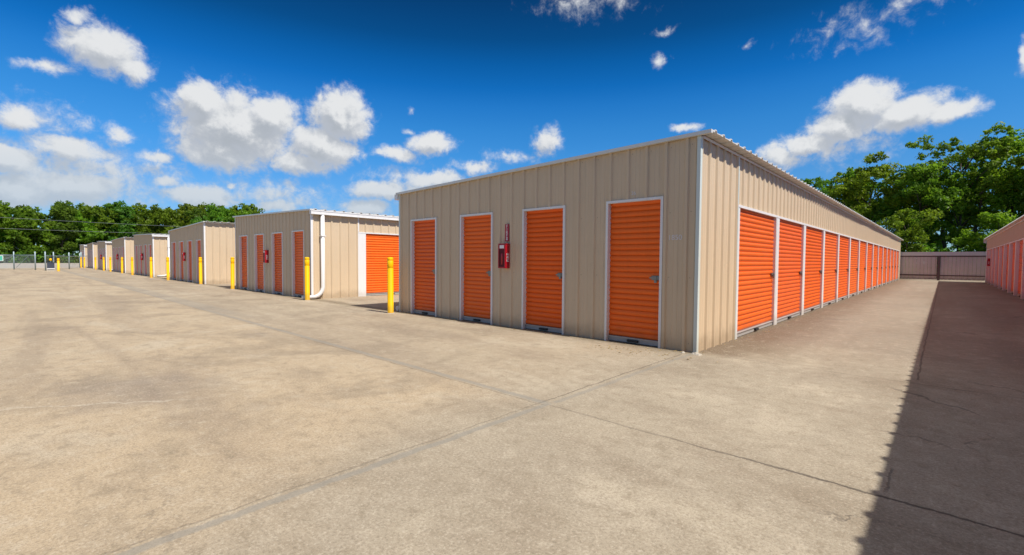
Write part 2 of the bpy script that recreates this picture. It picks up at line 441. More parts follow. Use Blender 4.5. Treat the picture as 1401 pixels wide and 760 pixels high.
# ------------------------------------------------------------------ roll-up door prototypes (face -Y, origin at bottom centre of the curtain)
SLAT = 0.0935
def curtain_mesh(w, h):
    mb = MB()
    prof = []
    nsl = int(math.ceil(h/SLAT))
    for k in range(nsl):
        z = 0.10 + k*SLAT
        for t, q in ((0.0, 0.0), (0.10, 0.010), (0.30, 0.021), (0.55, 0.024), (0.80, 0.017), (0.95, 0.004)):
            zz = z + t*SLAT
            if zz <= h: prof.append((zz, q))
    prof.append((h, 0.0))
    b = len(mb.v)
    for zz, q in prof:
        mb.v.append((-w/2, -q, zz)); mb.v.append((w/2, -q, zz))
    for i in range(len(prof)-1):
        mb.f.append((b+2*i, b+2*i+1, b+2*i+3, b+2*i+2)); mb.sm.append(False)
    return mb
def make_door(w, h, frame, parent, loc, rotz=0.0, lock=False, recess=0.10):
    d = curtain_mesh(w, h).build('roll_up_door', M['orange'], parent, loc, rotz)
    mb = MB(); mb.box(-w/2+0.004, w/2-0.004, -0.035, 0.02, 0.012, 0.098)
    mb.box(-w/2+0.004, w/2-0.004, -0.055, -0.0355, 0.085, 0.0975)
    mb.build('bottom_bar', M['bar'], d)
    mb = MB(); mb.box(-0.10, 0.10, -0.075, -0.0375, 0.030, 0.066)
    mb.build('lift_handle', M['dark'], d)
    # slide latch
    mb = MB()
    lx = w/2-0.055; lz = 1.13
    mb.box(lx-0.11, lx+0.045, -0.040, -0.0245, lz-0.035, lz+0.035)
    mb.box(lx-0.14, lx+0.052, -0.056, -0.0405, lz-0.010, lz+0.014)
    mb.box(lx-0.045, lx-0.015, -0.064, -0.0565, lz-0.02, lz+0.02)
    if lock:
        mb.box(lx-0.052, lx-0.008, -0.070, -0.0475, lz-0.080, lz-0.036)
    mb.build('latch', M['steel'] , d)
    mb = MB(); mb.box(-w/2, w/2, -0.02, 0.03, 0.0, 0.0115)
    mb.build('threshold_seal', M['dark'], d)
    if frame:
        fw, pr = 0.042, recess+0.034
        mb = MB()
        zt = h
        for sx in (-1, 1):
            a = sx*w/2; b_ = sx*(w/2+fw)
            x0, x1 = min(a, b_), max(a, b_)
            mb.box(x0, x1, -pr, -0.0, 0.0, zt+fw)
        mb.box(-w/2, w/2, -pr+0.001, -0.0, zt, zt+fw-0.001)
        mb.build('door_frame', M['trim'], d)
    return d

# ------------------------------------------------------------------ storage buildings
FRONT_DOORS = [(-7.424, -6.354), (-5.474, -4.403), (-3.541, -2.475), (-1.588, -0.545)]
HD = 2.443
HH = 2.403
def front_sections(W):
    k = W/7.926
    return [((a+b)/2*k, b-a) for a, b in FRONT_DOORS]

def make_building(label, bx, W, L, hL, hR, gutter, n_side, first):
    """front faces -Y at y=0, right corner at local x=0, left corner at x=-W; gutter side drains."""
    root = empty('storage_building', (bx, 0, 0))
    tag(root, label, 'storage building', 'rows of orange doored storage units')
    slope = (hR-hL)/W
    zt = lambda x: hR + slope*x          # x<=0
    fs = front_sections(W)
    # front wall
    mb = MB()
    xs = [-W]
    for c, w in fs: xs += [c-w/2, c+w/2]
    xs.append(0.0)
    ph = -0.18
    for i in range(0, len(xs), 2):
        siding(mb, (0,0,0), (1,0,0), (0,-1,0), xs[i], xs[i+1], 0.0, zt, ph)
    for c, w in fs:
        siding(mb, (0,0,0), (1,0,0), (0,-1,0), c-w/2, c+w/2, HD-0.004, zt, ph)
    mb.build('front_wall', M['tan'], root)
    # side walls
    Y0, P, PW = 1.77, 2.735, 0.27
    JW = 0.10 if first else 0.29
    y_doors_end = 4.36 + P*(n_side-1) + PW
    mb = MB()
    siding(mb, (0,0,0), (0,1,0), (1,0,0), 0.0, Y0, 0.0, hR, 0.06)
    siding(mb, (0,0,0), (0,1,0), (1,0,0), Y0, y_doors_end, HH+0.03, hR, 0.06)
    if y_doors_end < L-0.05:
        siding(mb, (0,0,0), (0,1,0), (1,0,0), y_doors_end, L, 0.0, hR, 0.06)
    mb.build('side_wall', M['tan'], root)
    mb = MB()
    siding(mb, (-W,0,0), (0,1,0), (-1,0,0), 0.0, L, 0.0, hL, 0.06, flip=True)
    mb.build('side_wall', M['tan'], root)
    mb = MB()
    siding(mb, (0,L,0), (1,0,0), (0,1,0), -W, 0.0, 0.0, zt, 0.0, flip=True)
    mb.build('rear_wall', M['tan'], root)
    # corner trims
    ct = M['cornertrim'] if first else M['trim']
    for x, h, sx in ((0, hR, 1), (-W, hL, -1)):
        mb = MB()
        a, b_ = (x-0.020, x+0.034) if sx > 0 else (x-0.034, x+0.020)
        mb.box(a, b_, -0.034, -0.0265, 0.0, h-0.01)
        c0, c1 = (x+0.0265, x+0.034) if sx > 0 else (x-0.034, x-0.0265)
        mb.box(c0, c1, -0.0262, 0.040, 0.0, h-0.01)
        mb.build('corner_trim', ct, root)
    # header trim, pilasters
    mb = MB()
    mb.box(-0.06, 0.038, Y0-0.03, y_doors_end, HH-0.020, HH+0.026)
    mb.build('header_trim', M['trim'], root)
    mb = MB(); mb.box(0.0275, 0.036, Y0-0.035, Y0+0.012, 0.0, HH-0.022); mb.box(0.0275, 0.036, Y0-0.035, Y0+0.012, HH+0.036, hR-0.03)
    mb.build('joint_trim', M['cornertrim'] if first else M['trim'], root)
    mb = MB(); mb.box(-0.075, 0.032, -PW/2, PW/2, 0.0, HH-0.022)
    mb.box(0.032, 0.038, -PW/2+0.03, -PW/2+0.055, 0.02, HH-0.04)
    pil = mb.build('pilaster', M['trim'], root, (0, 4.36+PW/2, 0))
    for i in range(1, n_side):
        c = pil.copy(); COL.objects.link(c); c.location = (0, 4.36+PW/2+P*i, 0)
    mb = MB(); mb.box(-0.075, 0.032, Y0+0.014, Y0+JW, 0.0, HH-0.022)
    mb.build('pilaster', M['trim'], root)
    # side doors
    ya, yb = Y0+JW, 4.36
    make_door(yb-ya, HH-0.02, False, root, (-0.036, (ya+yb)/2, 0), PI/2, True)
    if n_side > 1:
        d0 = make_door(P-PW, HH-0.02, False, root, (-0.036, 4.36+PW+(P-PW)/2, 0), PI/2, True)
        for i in range(1, n_side-1):
            c = copy_tree(d0, root); c.location = (-0.036, 4.36+PW+(P-PW)/2+P*i, 0)
    # front doors
    for c, w in fs:
        make_door(w-0.084, HD-0.046, True, root, (c, 0.075, 0), 0.0, True, 0.075)
    # roof: ribbed sheet running from eave to eave
    ovR = 0.20 if gutter == 'L' else 0.10
    ovL = 0.10 if gutter == 'L' else 0.20
    mb = MB()
    yf, yb_ = -0.075, L+0.06
    rp = []
    k = 0; y = yf
    rp.append((yf, 0.0))
    while True:
        c = yf+0.19+k*0.345
        if c+0.06 > yb_: break
        rp += [(c-0.05, 0), (c-0.026, 0.036), (c+0.026, 0.036), (c+0.05, 0), (c+0.15, 0), (c+0.158, 0.006), (c+0.185, 0.006), (c+0.193, 0)]
        k += 1
    rp.append((yb_, 0.0))
    xl, xr = -W-ovL, ovR
    zb = 0.035
    for (a, ha), (b_, hb) in zip(rp, rp[1:]):
        zl, zr = zt(xl)+zb, zt(xr)+zb
        mb.poly([(xl,a,zl+ha),(xr,a,zr+ha),(xr,b_,zr+hb),(xl,b_,zl+hb)])
        mb.poly([(xl,b_,zl+hb-0.012),(xr,b_,zr+hb-0.012),(xr,a,zr+ha-0.012),(xl,a,zl+ha-0.012)])
        mb.poly([(xr,a,zr+ha-0.012),(xr,b_,zr+hb-0.012),(xr,b_,zr+hb),(xr,a,zr+ha)])
        mb.poly([(xl,b_,zl+hb-0.012),(xl,a,zl+ha-0.012),(xl,a,zl+ha),(xl,b_,zl+hb)])
    rf = mb.build('roof', M['roof'], root)
    # rake fascia, front and back
    for y0, y1 in ((yf-0.012, yf+0.045), (L+0.03, L+0.075)):
        mb = MB()
        b = len(mb.v)
        xa, xb = xl-0.002, xr+0.002
        for yy in (y0, y1):
            for xx in (xa, xb):
                z = zt(xx)+zb
                mb.v += [(xx, yy, z-0.042), (xx, yy, z+0.010 if yy > 0 else z+0.012)]
        # 0:xa y0 lo,1:xa y0 hi,2:xb y0 lo,3:xb y0 hi,4..7 same at y1
        for q in ((0,2,3,1),(6,4,5,7),(4,0,1,5),(2,6,7,3),(1,3,7,5),(4,6,2,0)):
            mb.f.append(tuple(b+i for i in q)); mb.sm.append(False)
        mb.build('rake_trim', M['roof'], rf)
    # eave trim strip on the high side
    xe, he, sx = (0.0, hR, 1) if gutter == 'L' else (-W, hL, -1)
    mb = MB()
    a, b_ = sorted((xe+sx*0.0275, xe+sx*0.036))
    mb.box(a, b_, 0.062, L-0.01, he-0.028, he+0.012)
    mb.build('eave_trim', M['trim'], root)
    # gutter + downspouts on the low side
    xg, hg, sx = (-W, hL, -1) if gutter == 'L' else (0.0, hR, 1)
    mb = MB()
    g0, g1 = xg+sx*0.034, xg+sx*0.17
    zt_, zb_ = hg+0.005, hg-0.135
    for xx0, xx1, za, zc in ((g0, g0+sx*0.006, zb_, zt_), (g1-sx*0.006, g1, zb_, zt_+0.004), (g0+sx*0.006, g1-sx*0.006, zb_, zb_+0.006)):
        mb.box(min(xx0,xx1), max(xx0,xx1), -0.07, L, za, zc)
    mb.box(min(g1,g1+sx*0.012), max(g1,g1+sx*0.012), -0.07, L, zt_-0.03, zt_+0.004)
    mb.box(min(g1,g1+sx*0.008), max(g1,g1+sx*0.008), -0.07, L, zb_, zb_+0.022)
    for yy in (-0.078, L):
        mb.box(min(g0,g1), max(g0,g1), yy, yy+0.008, zb_, zt_)
    mb.build('gutter', M['trim'], root)
    dss = [0.35, 11.2, 22.1, 33.0]
    if gutter == 'R' and n_side == 4: dss = [0.91, 11.2]
    for j, yd in enumerate(dss):
        if yd > L or (gutter == 'L' and j > 1): continue
        xc = xg+sx*0.105
        mb = MB()
        pts = [(xc, yd, hg-0.13), (xc, yd, 0.42), (xc, yd-0.03, 0.30), (xc, yd-0.09, 0.20), (xc, yd-0.18, 0.125), (xc, yd-0.29, 0.085)]
        if j == 0 and gutter == 'R': pts += [(xc-0.02, yd-0.52, 0.080), (xc-0.10, yd-0.70, 0.070)]
        else: pts += [(xc, yd-0.40, 0.080)]
        mb.tube(pts, 0.068, n=16)
        ds = mb.build('downspout', M['trim'], root)
        if hg > 2:
            mb = MB()
            zz = 2.2; mb.box(min(xg+sx*0.0275, xc+sx*0.083), max(xg+sx*0.0275, xc+sx*0.083), yd-0.084, yd+0.084, zz, zz+0.03)
            mb.build('pipe_strap', M['trim'], ds)
    return root

ORD = ['', 'nearest', 'second', 'third', 'fourth', 'fifth', 'sixth', 'seventh', 'eighth']
L = 44.5
b1 = make_building('nearest tan metal storage building with orange roll up doors and white corner trim', 0.0, 7.926, L, 3.136, 3.298, 'L', 15, True)
b2 = make_building('second tan storage building, white gutter pipe on its sunlit side behind a bollard', -13.37, 7.946, L, 3.315, 3.09, 'R', 15, False)
b3 = make_building('third tan storage building along the drive, plain sunlit side and ribbed roof edge', -26.53, 7.937, L, 3.158, 3.343, 'L', 6, False)
b4 = make_building('fourth tan storage building along the drive, white gutter and downspout', -39.91, 7.65, L, 3.307, 3.12, 'R', 4, False)
b5 = make_building('fifth tan storage building along the drive, no gutter on its sunlit side', -52.49, 7.70, L, 3.17, 3.26, 'L', 4, False)
b6 = make_building('sixth tan storage building, small in the distance', -65.05, 7.0, L, 3.32, 3.16, 'R', 4, False)
b7 = make_building('seventh tan storage building, just before the chain link fence', -77.07, 6.2, L, 3.17, 3.26, 'L', 4, False)
b8 = make_building('farthest tan storage building, half hidden by the chain link fence', -87.2, 6.2, L, 3.3, 3.16, 'R', 4, False)

# right-hand building: long side with doors facing -X
def make_right_building():
    A, W, y0, y1, hE = 5.09, 9.0, -16.0, 42.4, 3.17
    root = empty('storage_building', (A, 0, 0))
    tag(root, 'tan storage building at right edge with shaded doors facing the alley', 'storage building', 'rows of orange doored storage units')
    P, PW = 2.735, 0.32
    n = int((y1-0.4-(-13.0))/P)
    ys = y1-0.35-P*n
    mb = MB()
    siding(mb, (0,0,0), (0,1,0), (-1,0,0), y0, ys, 0.0, hE, 0.1, flip=True)
    siding(mb, (0,0,0), (0,1,0), (-1,0,0), ys, y1, HH+0.03, hE, 0.1, flip=True)
    mb.build('side_wall', M['tan'], root)
    mb = MB(); siding(mb, (W,0,0), (0,1,0), (1,0,0), y0, y1, 0.0, hE, 0.1); mb.build('side_wall', M['tan'], root)
    mb = MB(); siding(mb, (0,y0,0), (1,0,0), (0,-1,0), 0, W, 0.0, hE, 0.1); mb.build('front_wall', M['tan'], root)
    mb = MB(); siding(mb, (0,y1,0), (1,0,0), (0,1,0), 0, W, 0.0, hE, 0.1, flip=True); mb.build('rear_wall', M['tan'], root)
    mb = MB(); mb.box(-0.038, 0.12, ys, y1, HH-0.020, HH+0.026); mb.build('header_trim', M['trim'], root)
    mb = MB(); mb.box(-0.032, 0.135, -PW/2, PW/2, 0, HH-0.022)
    mb.box(-0.038, -0.032, -PW/2+0.03, -PW/2+0.055, 0.02, HH-0.04)
    pil = mb.build('pilaster', M['trim'], root, (0, ys+PW/2, 0))
    for i in range(1, n+1):
        c = pil.copy(); COL.objects.link(c); c.location = (0, ys+PW/2+P*i, 0)
    d0 = make_door(P-PW, HH-0.02, False, root, (0.095, ys+PW+(P-PW)/2, 0), -PI/2, True)
    for i in range(1, n):
        c = copy_tree(d0, root); c.location = (0.095, ys+PW+(P-PW)/2+P*i, 0)
    mb = MB(); mb.box(-0.036, -0.0275, y1-0.05, y1+0.03, 0, hE-0.03); mb.build('corner_trim', M['trim'], root)
    # gable roof, ribs run down the slope
    mb = MB()
    rp = []; yf, yb = y0-0.08, y1+0.08
    rp.append((yf, 0)); k = 0
    while True:
        c = yf+0.19+k*0.335
        if c+0.06 > yb: break
        rp += [(c-0.05, 0), (c-0.026, 0.038), (c+0.026, 0.038), (c+0.05, 0)]; k += 1
    rp.append((yb, 0))
    sl = 0.02
    for (a, ha), (b_, hb) in zip(rp, rp[1:]):
        xl, xm = -0.20, W+0.2
        zl, zr = hE+0.035, hE+0.035-sl*(xm-xl)
        mb.poly([(xl,a,zl+ha),(xm,a,zr+ha),(xm,b_,zr+hb),(xl,b_,zl+hb)])
        mb.poly([(xl,b_,zl+hb-0.012),(xm,b_,zr+hb-0.012),(xm,a,zr+ha-0.012),(xl,a,zl+ha-0.012)])
        mb.poly([(xl,b_,zl+hb-0.012),(xl,a,zl+ha-0.012),(xl,a,zl+ha),(xl,b_,zl+hb)])
    rf = mb.build('roof', M['roof'], root)
    mb = MB(); mb.box(-0.2, W+0.2, yb-0.03, yb+0.015, hE-0.24, hE+0.02); mb.build('rake_trim', M['roof'], rf)
    mb = MB(); mb.box(-0.055, -0.0275, ys, y1, hE-0.035, hE+0.012); mb.build('eave_trim', M['trim'], root)
    return root
b0 = make_right_building()

# ------------------------------------------------------------------ text helper
def text_obj(s, size, mat, loc, rot, parent=None, extrude=0.001, name='lettering', align='CENTER'):
    c = D.curves.new(name, 'FONT'); c.body = s; c.size = size; c.extrude = extrude
    c.align_x = align; c.align_y = 'CENTER'
    c.materials.append(mat)
    o = D.objects.new(name, c); o.location = loc; o.rotation_euler = rot
    me = D.meshes.new_from_object(o)
    D.objects.remove(o)
    o = D.objects.new(name, me); o.location = loc; o.rotation_euler = rot
    if parent: o.parent = parent
    COL.objects.link(o)
    return o

# faded unit numbers on the front wall of the nearest building (parts of it)
text_obj('1850', 0.115, M['faded'], (-0.352, -0.0045, 1.775), (PI/2, 0, 0), b1, name='unit_number')
text_obj('26', 0.085, M['faded'], (-1.08, -0.0045, 2.535), (PI/2, 0, 0), b1, name='unit_number')

# ------------------------------------------------------------------ fire extinguisher cabinets
def make_cabinet(label):
    root = empty('fire_extinguisher_cabinet', (0, 0, 0))
    tag(root, label, 'fire cabinet', 'red fire extinguisher cabinets on the walls')
    w, d, h = 0.215, 0.15, 0.50
    mb = MB(); mb.box(-w/2, w/2, -d, -0.028, 0, h)
    mb.box(-w/2-0.008, w/2+0.008, -d-0.006, -0.035, h+0.0005, h+0.016)
    body = mb.build('cabinet_body', M['red'], root)
    mb = MB()
    fr = 0.03
    mb.box(-w/2+0.006, w/2-0.006, -d-0.018, -d-0.0005, 0.006, fr); mb.box(-w/2+0.006, w/2-0.006, -d-0.018, -d-0.0005, h-0.10, h-0.006)
    mb.box(-w/2+0.006, -w/2+fr, -d-0.018, -d-0.0005, fr+0.0005, h-0.1005); mb.box(w/2-fr, w/2-0.006, -d-0.018, -d-0.0005, fr+0.0005, h-0.1005)
    door = mb.build('cabinet_door', M['red'], root)
    mb = MB(); mb.box(-w/2+fr+0.001, w/2-fr-0.001, -d-0.010, -d-0.001, fr+0.001, h-0.101)
    mb.build('window', M['redglass'], door)
    # extinguisher seen through the dark glass, standing proud as a moulded bulge
    mb = MB(); mb.lathe([(0.0, 0.07), (0.052, 0.08), (0.055, 0.30), (0.03, 0.35), (0.0, 0.36)], 16, (0, -d+0.038))
    mb.build('extinguisher_bulge', M['red'], door)
    mb = MB(); mb.box(-0.055, 0.065, -d-0.021, -d-0.0185, h-0.085, h-0.02)
    mb.build('white_label', M['white'], door)
    text_obj('FIRE', 0.10, M['white'], (w/2+0.0015, -d/2-0.012, h*0.45), (PI/2, PI/2*3, PI/2), body, name='lettering')
    return root
cab_labels = ['red fire cabinet with white lettering on the nearest building front',
              'red fire cabinet between doors of the second building',
              'red fire cabinet on the third building front',
              'red fire cabinet on the fourth building front',
              'small red fire cabinet on the fifth building front',
              'small red fire cabinet on the sixth building front']
cab = make_cabinet(cab_labels[0])
cab.location = (-3.99, 0, 1.235)
for i, (bx, k) in enumerate(((-13.37, 1), (-26.53, 1), (-39.91, .965), (-52.49, .97), (-65.05, .88))):
    c = copy_tree(cab); c['label'] = cab_labels[i+1]
    c.location = (bx-3.99*k, 0, 1.235)
c = copy_tree(cab); c['label'] = 'dark red fire cabinet mounted far down the shaded right building'
c.location = (5.09-0.03, 37.6, 1.235); c.rotation_euler.z = -PI/2

# vertical sign above the first cabinet
sg = empty('fire_sign', (-3.965, -0.0285, 1.80)); tag(sg, 'narrow red vertical sign with white letters above the nearest cabinet', 'sign')
mb = MB(); mb.box(-0.055, 0.055, -0.006, 0, 0, 0.36); mb.build('sign_plate', M['redsign'], sg)
for i, chh in enumerate('FIRE'):
    text_obj(chh, 0.095, M['white'], (0, -0.0075, 0.31-i*0.066), (PI/2, 0, 0), sg, name='lettering')
mb = MB(); mb.box(-0.012, 0.012, -0.0085, -0.0062, 0.045, 0.085)
mb.poly([(-0.03,-0.0085,0.046),(0,-0.0085,0.012),(0.03,-0.0085,0.046)])
mb.build('arrow', M['white'], sg)

# ------------------------------------------------------------------ bollards
def make_bollard():
    r = 0.078; h = 1.466
    mb = MB()
    mb.lathe([(r+0.004, 0.0), (r+0.004, 0.03), (r, 0.034), (r, h-0.295), (r-0.003, h-0.291), (r-0.003, h-0.285), (r, h-0.281), (r, h-0.095), (r-0.002, h-0.093), (r-0.002, h-0.088), (r, h-0.086), (r*0.98, h-0.03), (r*0.88, h-0.012), (r*0.6, h-0.003), (0.01, h)], 28)
    o = mb.build('bollard', M['yellow'])
    mb = MB(); mb.lathe([(r+0.022, 0.0), (r+0.018, 0.006), (r+0.005, 0.008)], 24)
    mb.build('base_collar', M['mortar'], o)
    return o
bol = [(-7.84, -0.37, 'yellow bollard at the left corner of the nearest building'),
       (-13.09, -0.28, 'yellow bollard beside the white downspout elbow of the second building'),
       (-21.04, -0.26, 'yellow bollard between the second and third buildings, left of the second'),
       (-26.72, -0.16, 'yellow bollard at the right corner of the third building'),
       (-32.9, -0.45, 'yellow bollard between third and fourth buildings, left of the third'),
       (-37.9, -0.48, 'yellow bollard by the fourth building, in front of its corner'),
       (-45.2, -0.5, 'yellow bollard between fourth and fifth buildings, left of the fourth'),
       (-51.0, -0.42, 'yellow bollard in front of the fifth building right corner'),
       (-58.0, -0.44, 'small yellow bollard left of the fifth building'),
       (-62.3, -0.5, 'small yellow bollard in front of the sixth building'),
       (-69.9, -0.45, 'small yellow bollard between the sixth and seventh buildings'),
       (-80.2, -0.6, 'right one of the two far yellow bollards by the fence post'),
       (-82.6, -0.75, 'left one of the two far yellow bollards by the fence post')]
b_first = make_bollard()
for i, (x, y, lab) in enumerate(bol):
    o = b_first if i == 0 else copy_tree(b_first)
    o.location = (x, y, 0)
    o.rotation_euler = (random.Random(i).uniform(-.006, .006), random.Random(i+50).uniform(-.008, .008), i*0.7)
    tag(o, lab, 'bollard', 'yellow bollards along the building fronts')
o = copy_tree(b_first); o.location = (-61.85, -3.96, 0); o.scale = (1.25, 1.25, 0.90); o.rotation_euler = (0, 0, 0)
tag(o, 'lone stout yellow bollard out in the yard beside the gate machine', 'bollard', 'yellow bollards along the building fronts')

# ------------------------------------------------------------------ chain link fence, gate and gate machine
def chain_run(name, label, cat, pts, hp, rail, post_r, rail_mat='galv', bottom=False):
    root = empty(name, (pts[0][0], pts[0][1], 0)); tag(root, label, cat)
    ox, oy = pts[0]
    for (x, y) in pts:
        mb = MB(); mb.tube([(x-ox, y-oy, 0), (x-ox, y-oy, hp), (x-ox, y-oy, hp+0.02)], [post_r, post_r, post_r*0.4], n=10)
        mb.build('post', M['galv'], root)
    mbr = MB(); mbm = MB()
    for (xa, ya), (xb, yb) in zip(pts, pts[1:]):
        mbr.tube([(xa-ox, ya-oy, rail), (xb-ox, yb-oy, rail)], 0.03, n=8)
        if bottom: mbr.tube([(xa-ox, ya-oy, 0.12), (xb-ox, yb-oy, 0.12)], 0.03, n=8)
        mbm.poly([(xa-ox, ya-oy, 0.06), (xb-ox, yb-oy, 0.06), (xb-ox, yb-oy, rail-0.03), (xa-ox, ya-oy, rail-0.03)])
    mbr.build('top_rail', M['galv'], root)
    mbm.build('wire_mesh', M['chain'], root)
    return root
f1 = chain_run('chain_link_fence', 'grey chain link fence with a white sign at the far left of the yard', 'fence',
               [(-69.5, -5.38), (-73.5, -6.95), (-74.5, -9.6), (-75.5, -12.5), (-77, -15.5)], 2.0, 1.62, 0.058)
mb = MB(); mb.bar((-1.2, -0.47, 1.55), (-3.6, -1.4, 0.25), 0.03, 0.03); mb.bar((-4.1, -1.7, 1.5), (-4.8, -3.6, 0.3), 0.03, 0.03)
mb.build('brace', M['galv'], f1)
f2 = chain_run('chain_link_gate', 'chain link sliding gate with pale top rail behind the gate machine', 'gate',
               [(-66.2, -4.72), (-69.5, -3.96), (-74.0, -2.44), (-84.2, -0.75)], 1.98, 1.55, 0.058)
f3 = chain_run('chain_link_fence', 'chain link fence crossing in front of the farthest building', 'fence',
               [(-84.4, -0.6), (-84.4, 5.0), (-84.4, 10.6)], 2.15, 1.62, 0.07)
s_ = empty('fence_sign', (-73.78, -8.3, 0.95)); tag(s_, 'white and green sign hung on the far chain link fence', 'sign')
mb = MB(); mb.box(0.11, 0.13, -0.55, 0.55, 0, 0.62); mb.build('sign_panel', M['signwhite'], s_)
mb = MB(); mb.box(0.1305, 0.134, 0.20, 0.50, 0.05, 0.57); mb.build('green_band', M['signgreen'], s_)
# gate machine
gm = empty('gate_operator', (-63.2, -4.45, 0)); tag(gm, 'dark boxed gate machine on a pale base with a yellow cap', 'gate machine')
mb = MB(); mb.box(-0.35, 0.35, -0.32, 0.32, 0.0, 0.14); mb.build('base', M['mortar'], gm)
mb = MB(); mb.box(-0.26, 0.26, -0.26, 0.26, 0.30, 0.86); mb.box(-0.28, 0.28, -0.28, 0.28, 0.861, 0.90); mb.build('motor_box', M['gatebox'], gm)
mb = MB(); mb.box(-0.29, 0.29, -0.29, 0.29, 0.20, 0.299); mb.build('tray', M['trim'], gm)
mb = MB(); mb.box(-0.22, 0.22, -0.22, 0.22, 0.1405, 0.1995); mb.build('foot_frame', M['dark'], gm)
mb = MB(); mb.tube([(0, 0, 0.90), (0, 0, 1.05)], 0.04, n=10); mb.build('stem', M['galv'], gm)
mb = MB(); mb.lathe([(0.08, 1.05), (0.10, 1.07), (0.10, 1.22), (0.07, 1.28), (0.01, 1.30)], 16); mb.build('warning_light', M['yellow'], gm)

# power lines over the far trees
def wire(label, a, b, sag):
    mb = MB(); pts = []
    a, b = Vector(a), Vector(b)
    for i in range(25):
        t = i/24; p = a.lerp(b, t); p.z -= sag*4*t*(1-t); pts.append(p)
    mb.tube(pts, 0.021, n=6)
    o = mb.build('power_line', M['wire']); tag(o, label, 'power line', 'power lines before the far trees'); return o
wire('lower of the two power lines crossing before the far trees', (-100, -16, 5.7), (-108, 34, 6.6), 0.25)
wire('upper of the two power lines crossing before the far trees', (-100, -16, 7.4), (-108, 34, 7.9), 0.25)

# ------------------------------------------------------------------ fence across the end of the alley
fr = empty('panel_fence', (2.6, 44.75, 0)); tag(fr, 'weathered mauve panel fence closing the far end of the alley', 'fence')
fx0, fx1 = -2.7, 3.4
def boards(x0, x1, z0, z1, name, mat):
    mb = MB(); x = x0; rr = random.Random(int(x0*100)+7)
    while x < x1-0.02:
        w = min(0.235, x1-x)
        dy = rr.uniform(0, 0.012)
        mb.box(x, x+w-0.012, -0.02+dy, 0.015+dy, z0, z1); x += w
    mb.build(name, mat, fr)
boards(fx0, -0.25, 0.06, 1.98, 'board_panel', M['fencewood'])
boards(-0.05, fx1, 0.06, 1.98, 'board_panel', M['fencewood'])
mb = MB(); mb.box(-0.24, -0.06, -0.10, 0.06, 0.0, 2.02); mb.build('post', M['fencerail'], fr)
mb = MB(); mb.box(fx0, fx1, -0.05, 0.05, 2.03, 2.34); mb.build('cap_board', M['fencecap'], fr)
mb = MB(); mb.box(fx0, fx1, -0.035, 0.045, 1.93, 2.029); mb.build('top_rail', M['fencerail'], fr)
mb = MB(); mb.box(fx0, -0.245, -0.06, -0.021, 0.36, 0.46); mb.box(-0.055, fx1, -0.06, -0.021, 0.36, 0.44); mb.build('bottom_rail', M['fencerail'], fr)

# ------------------------------------------------------------------ small debris on the concrete
mb = MB(); rr = random.Random(5)
for i in range(9):
    a = rr.uniform(0, 6.28); r = abs(rr.gauss(0, 0.09)); cx, cy = 0.06+r*math.cos(a)*1.3, -0.09+r*math.sin(a)*0.6
    s = rr.uniform(0.02, 0.055)
    top = [(cx+s*0.5*math.cos(t+a)*rr.uniform(.6, 1), cy+s*0.5*math.sin(t+a)*rr.uniform(.6, 1), s*0.55) for t in (0, 1.3, 2.6, 3.9, 5.2)]
    bot = [(cx+s*math.cos(t+a), cy+s*math.sin(t+a), 0.0) for t in (0, 1.3, 2.6, 3.9, 5.2)]
    mb.poly(top)
    for k in range(5): mb.poly([bot[k], bot[(k+1) % 5], top[(k+1) % 5], top[k]])
o = mb.build('mortar_crumbs', M['mortar']); tag(o, 'pale mortar crumbs at the foot of the near corner', 'rubble', kind='stuff')
mb = MB(); rr = random.Random(9)
for i in range(170):
    if i < 70: cx, cy = rr.gauss(-0.75, 0.5), rr.gauss(-0.5, 0.22)
    elif i < 120: cx, cy = rr.uniform(-7.6, 0.0), -abs(rr.gauss(0.06, 0.10))
    else: cx, cy = abs(rr.gauss(0.06, 0.12))+0.03, rr.uniform(0.0, 9)
    if cy > -0.03 and cx < 0.03: cy = -0.06
    s = rr.uniform(0.010, 0.028); a = rr.uniform(0, 6.28); t = rr.uniform(0.002, 0.012)
    c, q = math.cos(a), math.sin(a)
    mb.poly([(cx+s*c, cy+s*q, 0.004), (cx-s*.45*q, cy+s*.45*c, t+0.003), (cx-s*c, cy-s*q, 0.004), (cx+s*.45*q, cy-s*.45*c, t+0.005)])
o = mb.build('dry_leaves', M['deadleaf']); tag(o, 'dry leaf litter along the foot of the nearest building', 'leaf litter', kind='stuff')

